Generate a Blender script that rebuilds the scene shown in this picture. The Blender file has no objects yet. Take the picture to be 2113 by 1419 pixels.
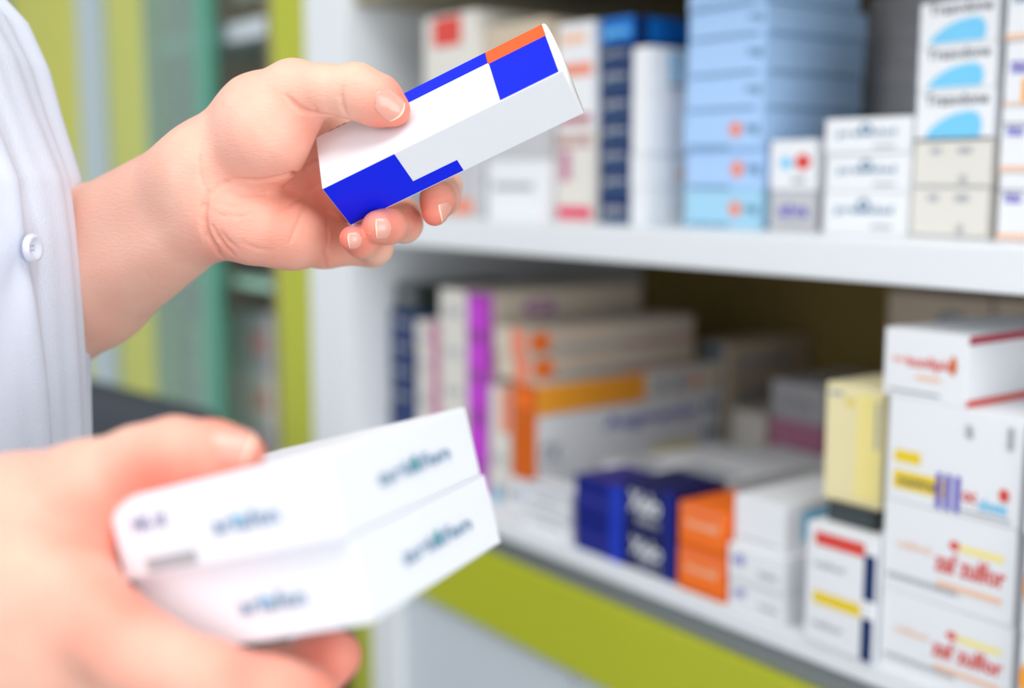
import bpy, bmesh, math, random
import numpy as np
from mathutils import Vector, Matrix

SC = bpy.context.scene
COL = SC.collection
# ------------------------------------------------------------------ camera, light, exposure
FPX = 2500.0
PITCH = math.atan(341 / 2500.0)
CAM = np.array([0.0, 0.0, 1.40])
cam_data = bpy.data.cameras.new('camera')
cam_data.sensor_width = 36.0
cam_data.lens = FPX / 2113.0 * 36.0
cam_data.dof.use_dof = True
cam_data.dof.focus_distance = 0.55
cam_data.dof.aperture_fstop = 2.9
cam_data.clip_start = 0.01
cam = bpy.data.objects.new('camera', cam_data)
COL.objects.link(cam)
cam.location = CAM
cam.rotation_euler = (math.pi / 2 - PITCH, 0, 0)
SC.camera = cam

SC.view_settings.view_transform = 'Standard'
SC.view_settings.look = 'None'
SC.view_settings.gamma = 1.0
SC.view_settings.use_curve_mapping = False
SC.view_settings.exposure = 0.07

world = bpy.data.worlds.new('room_light')
SC.world = world
world.use_nodes = True
bg = world.node_tree.nodes['Background']
bg.inputs[0].default_value = (0.90, 0.95, 1.0, 1)
bg.inputs[1].default_value = 0.60


def area(name, loc, target, sx, sy, power, color):
    d = bpy.data.lights.new(name, 'AREA')
    d.shape = 'RECTANGLE'; d.size = sx; d.size_y = sy; d.energy = power; d.color = color
    o = bpy.data.objects.new(name, d); COL.objects.link(o)
    o.location = loc
    o.rotation_euler = (Vector(target) - Vector(loc)).to_track_quat('-Z', 'Y').to_euler()
    return o


area('ceiling_light_panel', (0.1, 0.0, 2.66), (0.1, 0.5, 0.8), 1.6, 0.8, 22, (1.0, 0.99, 0.98))
area('ceiling_light_panel', (-1.6, 0.9, 2.66), (-1.4, 1.1, 0.0), 0.8, 1.6, 24, (1.0, 0.99, 0.98))
area('fill_light', (-1.5, -1.0, 2.35), (0.0, 0.8, 1.2), 1.4, 1.4, 13, (0.96, 0.98, 1.0))  # added light without a window, set high so less reaches into the shelves
area('fill_light', (1.15, -1.3, 1.25), (0.0, 0.8, 1.3), 1.6, 1.4, 25, (0.96, 0.98, 1.0))  # added frontal light to lift the dim carton faces, no window here


# ------------------------------------------------------------------ materials
def lin(c):
    return tuple(((x / 255) / 12.92 if x / 255 <= 0.04045 else ((x / 255 + 0.055) / 1.055) ** 2.4) for x in c)


_m = {}


def mat(name, rgb, rough=0.5, metal=0.0, spec=0.4, noise=0.03, bump=0.0, scale=60.0, trans=0.0, coat=0.0):
    if name in _m:
        return _m[name]
    m = bpy.data.materials.new(name); m.use_nodes = True
    nt = m.node_tree; b = nt.nodes['Principled BSDF']
    c = lin(rgb)
    b.inputs['Roughness'].default_value = rough
    b.inputs['Metallic'].default_value = metal
    b.inputs['Specular IOR Level'].default_value = spec
    b.inputs['Coat Weight'].default_value = coat
    b.inputs['Transmission Weight'].default_value = trans
    tc = nt.nodes.new('ShaderNodeTexCoord')
    n = nt.nodes.new('ShaderNodeTexNoise'); n.inputs['Scale'].default_value = scale; n.inputs['Detail'].default_value = 4
    nt.links.new(tc.outputs['Object'], n.inputs['Vector'])
    mx = nt.nodes.new('ShaderNodeMix'); mx.data_type = 'RGBA'
    mx.inputs[6].default_value = (c[0] * (1 - noise), c[1] * (1 - noise), c[2] * (1 - noise), 1)
    mx.inputs[7].default_value = (min(1, c[0] * (1 + noise)), min(1, c[1] * (1 + noise)), min(1, c[2] * (1 + noise)), 1)
    nt.links.new(n.outputs['Fac'], mx.inputs[0])
    nt.links.new(mx.outputs[2], b.inputs['Base Color'])
    if bump > 0:
        bp = nt.nodes.new('ShaderNodeBump'); bp.inputs['Strength'].default_value = bump; bp.inputs['Distance'].default_value = 0.001
        nt.links.new(n.outputs['Fac'], bp.inputs['Height']); nt.links.new(bp.outputs[0], b.inputs['Normal'])
    _m[name] = m
    return m


# ------------------------------------------------------------------ object helpers
def link(o, parent=None):
    COL.objects.link(o)
    if parent is not None:
        o.parent = parent
    return o


def obj(name, bm, mats, parent=None, smooth=False):
    me = bpy.data.meshes.new(name)
    bm.to_mesh(me); bm.free()
    for m in (mats if isinstance(mats, (list, tuple)) else [mats]):
        me.materials.append(m)
    if smooth:
        me.polygons.foreach_set('use_smooth', [True] * len(me.polygons))
    return link(bpy.data.objects.new(name, me), parent)


def tag(o, label, cat, group=None, kind=None):
    if label: o['label'] = label
    if cat: o['category'] = cat
    if group: o['group'] = group
    if kind: o['kind'] = kind
    return o


def empty(name, loc, rz=0.0):
    o = bpy.data.objects.new(name, None); o.empty_display_size = 0.02
    COL.objects.link(o); o.location = loc; o.rotation_euler = (0, 0, rz)
    return o


def add_box(bm, x0, x1, y0, y1, z0, z1, mi=0, bevel=0.0, M=None):
    vs = [bm.verts.new((x, y, z)) for x in (x0, x1) for y in (y0, y1) for z in (z0, z1)]
    fs = [(0, 1, 3, 2), (4, 6, 7, 5), (0, 4, 5, 1), (2, 3, 7, 6), (0, 2, 6, 4), (1, 5, 7, 3)]
    faces = [bm.faces.new([vs[i] for i in f]) for f in fs]
    for f in faces: f.material_index = mi
    if bevel > 0:
        es = list({e for f in faces for e in f.edges})
        r = bmesh.ops.bevel(bm, geom=es, offset=bevel, segments=2, profile=0.6, affect='EDGES')
        for f in r['faces']: f.material_index = mi
        vs = list({v for f in bm.faces for v in f.verts if True}) if M is not None else []
    if M is not None:
        bmesh.ops.transform(bm, matrix=M, verts=vs if bevel == 0 else bm.verts)
    return faces


def box_obj(name, x0, x1, y0, y1, z0, z1, m, parent=None, bevel=0.001):
    bm = bmesh.new(); add_box(bm, x0, x1, y0, y1, z0, z1, 0, bevel)
    return obj(name, bm, m, parent)


def add_tube(bm, pts, radii, n=12, mi=0, cap=True):
    rings = []
    up = Vector((0, 0, 1))
    for i, p in enumerate(pts):
        a = Vector(pts[max(0, i - 1)]); b = Vector(pts[min(len(pts) - 1, i + 1)])
        d = (b - a).normalized()
        s = d.cross(up)
        if s.length < 1e-3: s = d.cross(Vector((1, 0, 0)))
        s.normalize(); t = s.cross(d)
        rings.append([bm.verts.new(Vector(p) + radii[i] * (math.cos(2 * math.pi * k / n) * s + math.sin(2 * math.pi * k / n) * t)) for k in range(n)])
    for r0, r1 in zip(rings, rings[1:]):
        for k in range(n):
            f = bm.faces.new((r0[k], r0[(k + 1) % n], r1[(k + 1) % n], r1[k])); f.material_index = mi; f.smooth = True
    if cap:
        bm.faces.new(rings[0][::-1]).material_index = mi; bm.faces.new(rings[-1]).material_index = mi


_txt = {}


def text_geo(s):
    """Flat letters as triangles/ngons, normalised to a unit box (width 1, height 1)."""
    if s not in _txt:
        cu = bpy.data.curves.new('letters', 'FONT'); cu.body = s; cu.resolution_u = 2; cu.offset = 0.025
        o = bpy.data.objects.new('letters', cu); COL.objects.link(o)
        me = bpy.data.meshes.new_from_object(o)
        co = np.array([v.co[:] for v in me.vertices]); fs = [tuple(p.vertices) for p in me.polygons]
        mn, mxx = co.min(0), co.max(0)
        asp = (mxx[0] - mn[0]) / (mxx[1] - mn[1])
        co = (co - mn) / np.maximum(mxx - mn, 1e-9)
        bpy.data.objects.remove(o); bpy.data.curves.remove(cu); bpy.data.meshes.remove(me)
        _txt[s] = (co[:, :2], fs, asp)
    return _txt[s]


# ------------------------------------------------------------------ picture rays meeting real planes
CT, ST = math.cos(PITCH), math.sin(PITCH)
FW = np.array([0, CT, -ST]); UP = np.array([0, ST, CT]); RT = np.array([1.0, 0, 0])


def P(px, py, d):
    return CAM + d * (FW + RT * (px - 1056.5) / FPX - UP * (py - 709.5) / FPX)


AL = math.atan(1876 / 2523.0)              # the shelving runs 36.6 degrees off the view axis
UA = np.array([-math.sin(AL), math.cos(AL), 0.0]); VA = np.array([math.cos(AL), math.sin(AL), 0.0])
P0 = P(1500, 560, 0.93)


def loc(a, b, z):                           # shelf coordinates -> world
    return np.array([P0[0], P0[1], 0]) + a * UA + b * VA + np.array([0, 0, z])


def onb(px, py, b):                         # ray meets the upright plane at shelf depth b
    d = P(px, py, 1.0) - CAM
    t = ((np.array([P0[0], P0[1], CAM[2]]) - CAM) @ VA + b) / (d @ VA)
    q = CAM + d * t
    return (q - P0) @ UA, q[2]
# ------------------------------------------------------------------ room
Z_UP, Z_LOW, Z_TOP = 1.359, 1.064, 1.595        # shelf top faces (upper shelf, lower shelf, underside of the next)
white_lam = mat('white laminate', (232, 236, 240), 0.35, noise=0.015)
grey_lam = mat('pale grey laminate', (208, 216, 224), 0.4, noise=0.015)
lime = mat('lime green laminate', (184, 190, 44), 0.4, noise=0.03)
lime_soft = mat('yellow green laminate', (200, 204, 104), 0.5, noise=0.03)
shade_olive = mat('olive back panel', (160, 136, 74), 0.7, noise=0.06)  # the lime panel's shade is put into this colour, raised for warm bounce
alu = mat('brushed aluminium rail', (150, 156, 160), 0.4, metal=0.6)
brown = mat('brown interior', (140, 126, 108), 0.7)


def structure(name, x0, x1, y0, y1, z0, z1, m):
    bm = bmesh.new(); add_box(bm, x0, x1, y0, y1, z0, z1)
    return tag(obj(name, bm, m), None, None, kind='structure')


structure('floor', -4, 4, -3, 6.0, -0.05, 0, mat('pale floor tile', (190, 192, 190), 0.3))
structure('ceiling', -4, 4, -3, 6.0, 2.70, 2.75, mat('ceiling paint', (240, 242, 242), 0.9))
structure('wall_back', -4, 4, 5.9, 6.0, 0, 2.70, mat('wall paint', (214, 220, 222), 0.9))

# ------------------------------------------------------------------ open shelving unit
RZ = AL


def cab_box(name, a0, a1, b0, b1, z0, z1, m, parent, bevel=0.001):
    o = box_obj(name, b0, b1, a0, a1, z0, z1, m, parent, bevel)     # local x = depth b, local y = run a
    return o


unit = empty('shelving_unit', loc(0, 0, 0), RZ)
tag(unit, 'white open shelving unit with lime green fascia, full of medicine boxes', 'shelving unit')
A_END = onb(722, 600, 0)[0]
A_OUT = onb(640, 600, 0)[0]
cab_box('shelf', -0.75, A_END, 0, 0.46, Z_UP - 0.0295, Z_UP, white_lam, unit, 0.002)
cab_box('shelf', -0.75, A_END, 0, 0.46, Z_LOW - 0.017, Z_LOW, white_lam, unit, 0.002)
cab_box('shelf', -0.75, A_END, 0.012, 0.46, Z_TOP, Z_TOP + 0.0295, mat('shade-toned laminate', (150, 140, 110), .5), unit, 0.002)  # white shelf coloured taupe to carry the shade of its underside
cab_box('aluminium_rail', -0.75, A_END, 0.006, 0.40, Z_LOW - 0.038, Z_LOW - 0.0172, alu, unit)
cab_box('fascia', -0.75, A_OUT, 0.0, 0.018, 0.945, Z_LOW - 0.0385, lime, unit, 0.0015)
cab_box('back_panel', -0.75, A_OUT, 0.462, 0.475, 0.0, 2.1, shade_olive, unit)
cab_box('side_panel', A_END + 0.001, A_OUT, 0.0, 0.461, 0.95, 2.1, white_lam, unit, 0.0015)
cab_box('side_panel', -0.77, -0.752, 0.0, 0.461, 0.95, 2.1, white_lam, unit, 0.0015)
a_e0, a_e1 = onb(835, 1350, 0.01)[0], onb(783, 1350, 0.01)[0]
a_g1 = onb(738, 1350, 0.01)[0]
w_ = 0.30
x = a_e0
k = 0
while x > -0.7:
    d = cab_box('drawer_front', x - w_, x - 0.003, 0.012, 0.03, 0.60, 0.942, grey_lam, unit, 0.0015)
    d2 = cab_box('drawer_front', x - w_, x - 0.003, 0.012, 0.03, 0.08, 0.597, grey_lam, unit, 0.0015)
    for dd, zz in ((d, 0.70), (d2, 0.45)):
        bm = bmesh.new(); add_box(bm, -0.012, 0.0119, x - w_ / 2 - 0.06, x - w_ / 2 + 0.06, zz - 0.005, zz + 0.005, 0, 0.002)
        obj('handle', bm, alu, dd)
    x -= w_
cab_box('base_carcass', -0.75, a_e0, 0.0305, 0.461, 0.0, 0.944, white_lam, unit)
cab_box('base_end_panel', a_e0, a_e1, 0.0, 0.461, 0.0, 0.944, white_lam, unit)
cab_box('green_edge_strip', a_e1 + 0.0005, a_g1, -0.002, 0.461, 0.0, 0.944, lime, unit)

# ------------------------------------------------------------------ glass display cabinet beyond it
disp = empty('display_cabinet', loc(0.8, 0, 0), RZ)
tag(disp, 'lime green framed display cabinet with teal edged glass door, left of the white shelving', 'display cabinet')
OFF = 0.8


def dbox(name, a0, a1, b0, b1, z0, z1, m, bevel=0.001, parent=disp):
    return box_obj(name, b0, b1, a0 - OFF, a1 - OFF, z0, z1, m, parent, bevel)


def ax(px, b=0.0):
    return onb(px, 500, b)[0]


dbox('post', A_OUT + 0.002, ax(570), 0.0, 0.05, 0.95, 2.1, lime)
dbox('inner_post', ax(568) + 0.001, ax(560), 0.0, 0.46, 0.95, 2.1, brown)
glass = mat('green tinted glass', (196, 234, 218), 0.05, trans=0.85, spec=0.5)
teal = mat('teal glass edge', (84, 158, 134), 0.2, spec=0.6, noise=0.05)
gdoor = dbox('glass_door', ax(452) + 0.002, ax(322), -0.008, -0.001, 0.96, 2.05, glass, 0.0005)
bm = bmesh.new(); add_box(bm, -0.012, 0.004, ax(456) - OFF, ax(428) - OFF, 0.96, 2.05, 0, 0.001)
obj('door_edge_trim', bm, teal, gdoor)
dbox('post', ax(318), ax(238), 0.0, 0.04, 0.95, 2.1, lime_soft)
dbox('metal_post', ax(234), ax(190), -0.01, 0.03, 0.95, 2.1, mat('blue grey metal', (188, 204, 212), 0.4))
dbox('end_door', ax(186), ax(52), -0.005, 0.02, 0.95, 2.1, mat('yellow green door', (208, 208, 84), 0.45))
dbox('wide_post', ax(48), ax(-120), -0.01, 0.04, 0.0, 2.1, mat('grey door frame', (150, 162, 170), 0.5))
dbox('back_panel', A_OUT, ax(-120), 0.462, 0.475, 0.0, 2.1, mat('warm grey panel', (206, 196, 180), 0.6))
A_B = ax(325)
dbox('shelf', ax(555), A_B, 0.02, 0.46, 1.585, 1.61, grey_lam)
dbox('shelf', ax(555), A_B, 0.02, 0.46, 1.25, 1.262, mat('glass shelf green', (170, 215, 195), 0.15))
dbox('base_top', A_OUT + 0.002, ax(-120), -0.02, 0.461, 0.93, 0.949, grey_lam)
dbox('base_front', A_OUT + 0.002, ax(-120), 0.0, 0.02, 0.0, 0.928, grey_lam)

# ------------------------------------------------------------------ cartons
WHITE = mat('white carton', (236, 238, 242), 0.45, noise=0.012)
WARM = mat('warm white carton', (226, 222, 214), 0.5, noise=0.02)
GREY = mat('grey carton', (196, 196, 200), 0.5, noise=0.02)
BEIGE = mat('beige carton', (206, 190, 168), 0.55, noise=0.03)
SLATEB = mat('dull blue print', (60, 60, 150), .5)
RBLUE = mat('royal blue print', (24, 56, 190), .4)
BEIGE_SHADE = mat('shade-beige carton', (214, 202, 184), 0.5, noise=0.02)  # whitish cartons coloured with the beige of their shaded sides
CREAM = mat('cream carton', (240, 228, 180), 0.5, noise=0.02)
LBLUE = mat('light blue carton', (172, 208, 250), 0.4, noise=0.02)
LBLUE2 = mat('sky blue carton', (165, 214, 240), 0.4, noise=0.02)
BLUE = mat('blue carton', (8, 28, 132), 0.35, noise=0.04)
BRBLUE = mat('bright blue carton', (10, 110, 200), 0.35, noise=0.04)
NAVY = mat('navy carton', (10, 44, 98), 0.35, noise=0.05)
DNAVY = mat('deep navy carton', (14, 22, 84), 0.35, noise=0.05)
ORANGE = mat('orange carton', (255, 118, 30), 0.4, noise=0.03)
DORANGE = mat('deep orange print', (216, 100, 10), 0.4, noise=0.03)
AMBER = mat('amber orange print', (255, 166, 44), 0.4, noise=0.03)
RED = mat('red print', (222, 72, 60), 0.45)
SALMON = mat('salmon print', (240, 140, 110), 0.5)
CRIMSON = mat('crimson print', (226, 50, 100), 0.45)
MAROON = mat('maroon print', (170, 60, 76), 0.5)
MAGENTA = mat('magenta print', (206, 60, 220), 0.45)
PURPLE = mat('purple print', (160, 60, 170), 0.45)
VIOLET = mat('violet blue print', (84, 74, 190), 0.45)
PINK = mat('dusty pink carton', (196, 130, 160), 0.5)
YELLOW = mat('yellow print', (240, 208, 40), 0.45)
PALEY = mat('pale yellow print', (248, 232, 150), 0.5)
CYAN = mat('cyan print', (20, 160, 205), 0.45)
SKYP = mat('sky blue print', (120, 205, 245), 0.45)
INK = mat('dark grey ink', (84, 90, 100), 0.5)
GINK = mat('pale grey ink', (170, 174, 180), 0.5)
BINK = mat('slate blue ink', (90, 130, 160), 0.5)
BLACK = mat('black green carton', (52, 60, 60), 0.5)
PEACH = mat('peach print', (246, 200, 170), 0.5)
TEALP = mat('teal print', (10, 150, 160), 0.5)


def face_map(face, w, d, h, lift=0.00025):
    if face == 'F': return lambda s, t: (-d / 2 - lift, w / 2 - s * w, t * h)
    if face == 'S': return lambda s, t: (-d / 2 + s * d, -w / 2 - lift, t * h)
    if face == 'L': return lambda s, t: (d / 2 - s * d, w / 2 + lift, t * h)
    return lambda s, t: (-d / 2 + t * d, w / 2 - s * w, h + lift)


def carton_mesh(w, d, h, body, prints=(), bevel=0.0006):
    bm = bmesh.new()
    add_box(bm, -d / 2, d / 2, -w / 2, w / 2, 0, h, 0, bevel)
    mats = [body]
    # tuck flap seam along the top edge of the front
    for pi_, p in enumerate(prints):
        face, s0, t0, s1, t1, m = p[:6]
        if m not in mats: mats.append(m)
        mi = mats.index(m); fm = face_map(face, w, d, h, 0.0002 + 0.00012 * pi_)
        if len(p) > 6 and p[6] == 'ellipse':
            vs = [bm.verts.new(fm((s0 + s1) / 2 + (s1 - s0) / 2 * math.cos(q), (t0 + t1) / 2 + (t1 - t0) / 2 * math.sin(q))) for q in [2 * math.pi * i / 28 for i in range(28)]]
            bm.faces.new(vs).material_index = mi
        elif len(p) > 6 and p[6] == 'dome':        # a flat-bottomed swelling shape
            pts = [(0, 0), (0.02, .18), (.12, .42), (.28, .68), (.45, .86), (.62, .96), (.8, 1), (.93, .9), (.99, .62), (1, .3), (.96, 0)]
            vs = [bm.verts.new(fm(s0 + (s1 - s0) * a, t0 + (t1 - t0) * b)) for a, b in pts]
            bm.faces.new(vs).material_index = mi
        elif len(p) > 6:
            co, fs, asp = text_geo(p[6])
            vs = [bm.verts.new(fm(s0 + (s1 - s0) * c[0], t0 + (t1 - t0) * c[1])) for c in co]
            for f in fs:
                try:
                    q = bm.faces.new([vs[i] for i in f]); q.material_index = mi
                except ValueError:
                    pass
        else:
            f = bm.faces.new([bm.verts.new(fm(*q)) for q in ((s0, t0), (s1, t0), (s1, t1), (s0, t1))]); f.material_index = mi
    me = bpy.data.meshes.new('carton'); bm.to_mesh(me); bm.free()
    for m in mats: me.materials.append(m)
    return me


ORD = {1: ['only box'], 2: ['lower one', 'upper one'], 3: ['bottom one', 'middle one', 'top one']}


def ordinal(i, n):
    if n in ORD: return ORD[n][i]
    names = ['lowest', 'second up', 'third up', 'fourth up', 'fifth up', 'sixth up', 'seventh up', 'eighth up']
    return 'topmost' if i == n - 1 else names[i]


def stack(pxL, pxR, b, z0, tops, depth, body, prints, look, where=None, group=None, turn=0.0, name='medicine_carton', jit=0.0012, b_box=None):
    """A pile of cartons standing on the plane z0; tops = picture heights of each box's upper front edge."""
    rnd = random.Random(int(pxL * 7 + pxR))
    n = len(tops)
    ym = tops[0]
    aL = onb(pxL, ym, b)[0]; aR = onb(pxR, ym, b)[0]
    w = aL - aR
    z = z0
    out = []; cache = {}
    for i, t in enumerate(tops):
        z1 = onb((pxL + pxR) / 2, t, b)[1]
        h = z1 - z - 0.0004
        bd = body[i % len(body)] if isinstance(body, list) else body
        pr = prints[i % len(prints)] if (prints and not isinstance(prints[0], tuple)) else prints
        key = (bd.name, id(pr))
        if key in cache and abs(cache[key][1] - h) < 0.0022:
            o = cache[key][0].copy()                 # the same kind of box again
            o.scale = (1, 1, h / cache[key][1])
            link(o)
        else:
            me = carton_mesh(w, depth, h, bd, pr)
            o = link(bpy.data.objects.new(name, me)); cache[key] = (o, h)
        c = loc((aL + aR) / 2, b + depth / 2, z)
        o.location = c + np.array([rnd.uniform(-jit, jit), rnd.uniform(-jit, jit), 0.0002])
        o.rotation_euler = (0, 0, RZ + turn + rnd.uniform(-.012, .012) * (jit > 0))
        lk = look[i % len(look)] if isinstance(look, list) else look
        lab = lk if where is None else (f'{lk}, {ordinal(i, n)} {where}' if n > 1 else f'{lk} {where}')
        tag(o, lab, 'box', group)
        out.append(o); z = z1
    return out


# ---- upper shelf, left to right
T1 = [('F', .18, .30, .82, .62, GINK, 'medicen'), ('F', .3, .14, .7, .22, GINK)]
stack(878, 985, 0.03, Z_UP, [325, 200, 28], 0.20, [GREY, GREY, WARM],
      [[('F', .3, .08, .95, .32, SALMON), ('S', .04, .55, .6, .7, GINK)],
       [('F', .1, .5, .9, .7, BINK, 'novalin'), ('S', .04, .3, .5, .5, GINK)],
       [('F', .18, .62, .72, .97, RED), ('S', .1, .5, .7, .66, PEACH)]],
      ['grey carton with orange patch', 'grey carton with slate lettering', 'white carton with red square'],
      'in the upper shelf leftmost pile', 'cartons at the left end of the upper shelf')
stack(1006, 1128, 0.04, Z_UP, [330, 190, 44], 0.16, [WHITE, GREY, BEIGE],
      [[('F', .1, .5, .8, .62, GINK)], [('F', .1, .6, .9, .7, PEACH)], [('F', .1, .3, .9, .5, SALMON, 'cardio'), ('F', .1, .1, .6, .2, GINK)]],
      ['white carton', 'grey carton with peach band', 'beige carton with salmon lettering'],
      'behind the held blue box', 'cartons behind the held blue box')
stack(1152, 1226, 0.050, Z_UP, [268, 45], 0.15, [WARM, WHITE],
      [[('F', .03, .04, .97, .17, CRIMSON), ('F', .05, .82, .95, .96, MAROON, 'ULCOZ'), ('F', .1, .45, .4, .78, PINK)],
       [('F', .05, .06, .95, .14, MAROON), ('F', .04, .50, .96, .62, SALMON), ('F', .1, .8, .8, .9, PEACH)]],
      ['white carton with crimson foot band', 'white carton with salmon band'], 'left of the tall navy stack', 'pink banded cartons')
nav = [('F', .12, .22, .88, .62, GINK, 'gabto'), ('F', .1, .05, .9, .12, BINK)]
stack(1236, 1301, 0.055, Z_UP, [395, 342, 290, 238, 180, 125, 90], 0.085, NAVY, nav,
      'navy blue carton with pale lettering', 'in the narrow navy stack', 'narrow navy stack', jit=0.0008)
zt = onb(1268, 90, 0.055)[1]
stack(1238, 1303, 0.050, zt, [35], 0.125, BRBLUE, [('F', .1, .2, .95, .6, SKYP, 'gabto'), ('S', .02, .0, .16, 1, NAVY), ('S', .9, 0, 1, 1, SKYP)],
      'bright blue carton on top of the narrow navy stack')
stack(1304, 1338, 0.055, Z_UP, [388, 318, 190, 96], 0.118, WHITE,
      [[('S', .35, .3, .75, .6, PEACH, 'relax')], [('S', .3, .3, .8, .5, PEACH), ('S', .4, .55, .7, .8, SALMON, 'plus')], [('S', .4, .5, .7, .7, SALMON, 'Q')],
       [('S', .2, .25, .85, .9, SKYP, '|||||||'), ('S', .2, .1, .85, .2, GINK)]],
      'white carton with faint orange print', 'between the navy and light blue stacks', 'white cartons between the navy and blue stacks')
lbp = [('F', .60, .30, .76, .72, SALMON, 'ellipse'), ('F', .80, .34, .97, .62, BINK, 'mg'), ('F', .05, .04, .6, .10, BINK), ('S', .05, .04, .95, .09, BINK), ('S', .6, .35, .75, .6, PINK, 'R')]
lbn = [('F', .78, .40, .97, .68, BINK, 'mg'), ('S', .05, .04, .95, .09, BINK), ('F', .05, .04, .9, .10, BINK)]
stack(1412, 1570, 0.065, Z_UP, [392, 308, 230, 158, 80, 18], 0.125, [LBLUE2, LBLUE, LBLUE, LBLUE, LBLUE, LBLUE], [lbp, lbp, lbp, lbn, lbn, lbn],
      'wide light blue carton', 'in the tall light blue stack', 'tall light blue stack', jit=0.0018)
zt = onb(1490, 18, 0.065)[1]
stack(1420, 1575, 0.062, zt, [-48], 0.12, LBLUE, [lbn][0], 'light blue carton lying on top of the tall blue stack')
stack(1778, 1905, 0.23, Z_UP, [388, 340, 290, 240, 190, 140, 90, 42, -10], 0.12, GREY, [('F', .05, .05, .95, .10, GINK), ('F', .2, .4, .7, .6, GINK, 'sodium')],
      'dim grey carton', 'in the back row stack behind the white boxes', 'dim grey stack in the back row')
stack(1590, 1684, 0.068, Z_UP, [393, 288], 0.05, [GREY, WHITE],
      [[('F', .2, .35, .85, .7, VIOLET, 'alva'), ('F', .2, .15, .8, .2, GINK)],
       [('F', .22, .42, .50, .66, SKYP, 'ellipse'), ('F', .55, .40, .90, .72, RED, 'ellipse'), ('F', .5, .15, .8, .25, GINK)]],
      ['small grey carton with violet lettering', 'small white carton with blue and red dots'], 'before the light blue stack', 'small cartons before the blue stack')
wpr = [('F', .15, .42, .85, .68, BINK, 'prenolol'), ('F', .42, .5, .58, .85, BINK, 'o'), ('F', .6, .15, .85, .22, GINK), ('S', .1, .3, .9, .6, GINK, 'mg')]
stack(1702, 1872, 0.062, Z_UP, [395, 316, 242], 0.085, WHITE, wpr, 'flat white carton with blue grey lettering', 'beside the small red and blue box', 'white cartons beside the domed ones', jit=0.0015)
gpr = [('F', .22, .72, .36, .86, GINK), ('F', .58, .72, .76, .86, GINK), ('F', .6, .08, .72, .26, GINK, 'XR'), ('F', 0.02, 0.0, .98, .04, GINK)]
dom = [('F', .12, .70, .93, .94, INK, 'Trazodone'), ('F', .14, .06, .86, .58, SKYP, 'dome'), ('S', 0.1, .1, .9, .9, GINK, 'mg')]
dom2 = dom + [('F', .0, .0, 1, .045, BLACK)]
stack(1886, 2044, 0.068, Z_UP, [386, 290], 0.075, WARM, [gpr][0], 'plain off white carton', 'under the blue domed cartons', 'plain cartons under the domed ones', jit=0.001)
zt = onb(1965, 290, 0.068)[1]
stack(1892, 2052, 0.068, zt, [185, 92, -2], 0.085, WHITE, [dom2, dom, dom], 'white carton with blue dome print', 'stacked above two plain cartons', 'blue domed cartons')
rp = [('F', .1, .55, .4, .7, VIOLET, 'nau'), ('F', .55, .1, 1.0, .62, BLUE, 'ellipse'), ('F', .0, .02, 1, .1, PEACH), ('F', .0, .72, .5, .76, GINK)]
rp2 = [('F', .1, .55, .35, .68, BINK, 'nau'), ('F', .40, .18, 1.0, .98, AMBER, 'ellipse'), ('F', .48, .26, 1.0, .94, TEALP, 'ellipse'), ('F', .0, .02, 1, .1, PEACH)]
rp3 = [('F', .1, .5, .4, .7, VIOLET, 'nau'), ('F', .32, .05, .9, .42, AMBER), ('F', .0, .02, 1, .06, PEACH)]
stack(2060, 2178, 0.066, Z_UP, [356, 218, 82, -60], 0.09, WHITE, [rp, rp, rp3, rp2],
      ['white carton with blue disc', 'white carton with blue disc', 'white carton with amber block', 'white carton with teal and amber disc'],
      'at the right edge of the upper shelf', 'disc printed cartons at the right edge')

# ---- lower shelf, left to right
stack(808, 852, 0.05, Z_LOW, [840, 790, 740, 690, 640], 0.12, NAVY, [('F', .15, .3, .85, .65, GINK, 'depa'), ('S', 0, 0.9, 1, 1, BRBLUE)],
      'dark navy carton with grey lettering', 'in the lower shelf leftmost stack', 'far left navy stack')
zt = onb(822, 640, 0.05)[1]
stack(818, 860, 0.055, zt, [588], 0.13, BLACK, [('F', .2, .4, .8, .7, GINK, 'oro')], 'black carton topping the far left navy stack')
stack(862, 911, 0.05, Z_LOW, [860, 780, 720, 664], 0.16, WARM, [('F', .55, .0, 1.0, 1.0, PINK), ('F', .1, .3, .5, .6, GINK, 'ab')],
      'whitish carton with dusty pink edge', 'beside the far navy stack', 'pink edged cartons')
lil = [('F', .0, .0, .60, 1.0, WARM), ('F', .60, .0, 1.0, 1.0, PURPLE), ('F', .66, .15, .96, .85, MAGENTA), ('F', .1, .35, .5, .6, GINK, 'ox'), ('S', .0, .0, .035, 1, MAGENTA), ('S', .22, .45, .42, .8, PURPLE, 'G'), ('S', .22, .2, .9, .32, GINK)]  # warm panel keeps the front lighter than the shade-coloured body
stack(912, 1004, 0.045, Z_LOW, [960, 850, 770, 690, 600], 0.22, BEIGE_SHADE, lil, 'long carton with magenta printed end', 'in the magenta edged stack', 'magenta edged stack')
cy = [('F', .25, .05, .75, .6, CYAN), ('F', .1, .7, .8, .85, GINK, 'vita')]
pe = [('F', .55, .0, 1.0, 1.0, SALMON), ('S', .02, .1, .14, .9, ORANGE, 'ellipse'), ('S', .12, .62, .5, .85, PEACH, 'laxin'), ('S', .1, .1, .95, .2, GINK), ('S', .55, .02, 1.0, .1, SALMON)]
stack(1009, 1050, 0.045, Z_LOW, [990, 890, 798], 0.20, WARM, [cy, [('F', .1, .3, .8, .6, GINK, 'vita')], pe],
      ['white carton with cyan patch', 'plain white narrow carton', 'narrow carton with salmon end'],
      'left of the orange pile', 'narrow cartons left of the orange pile')
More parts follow.
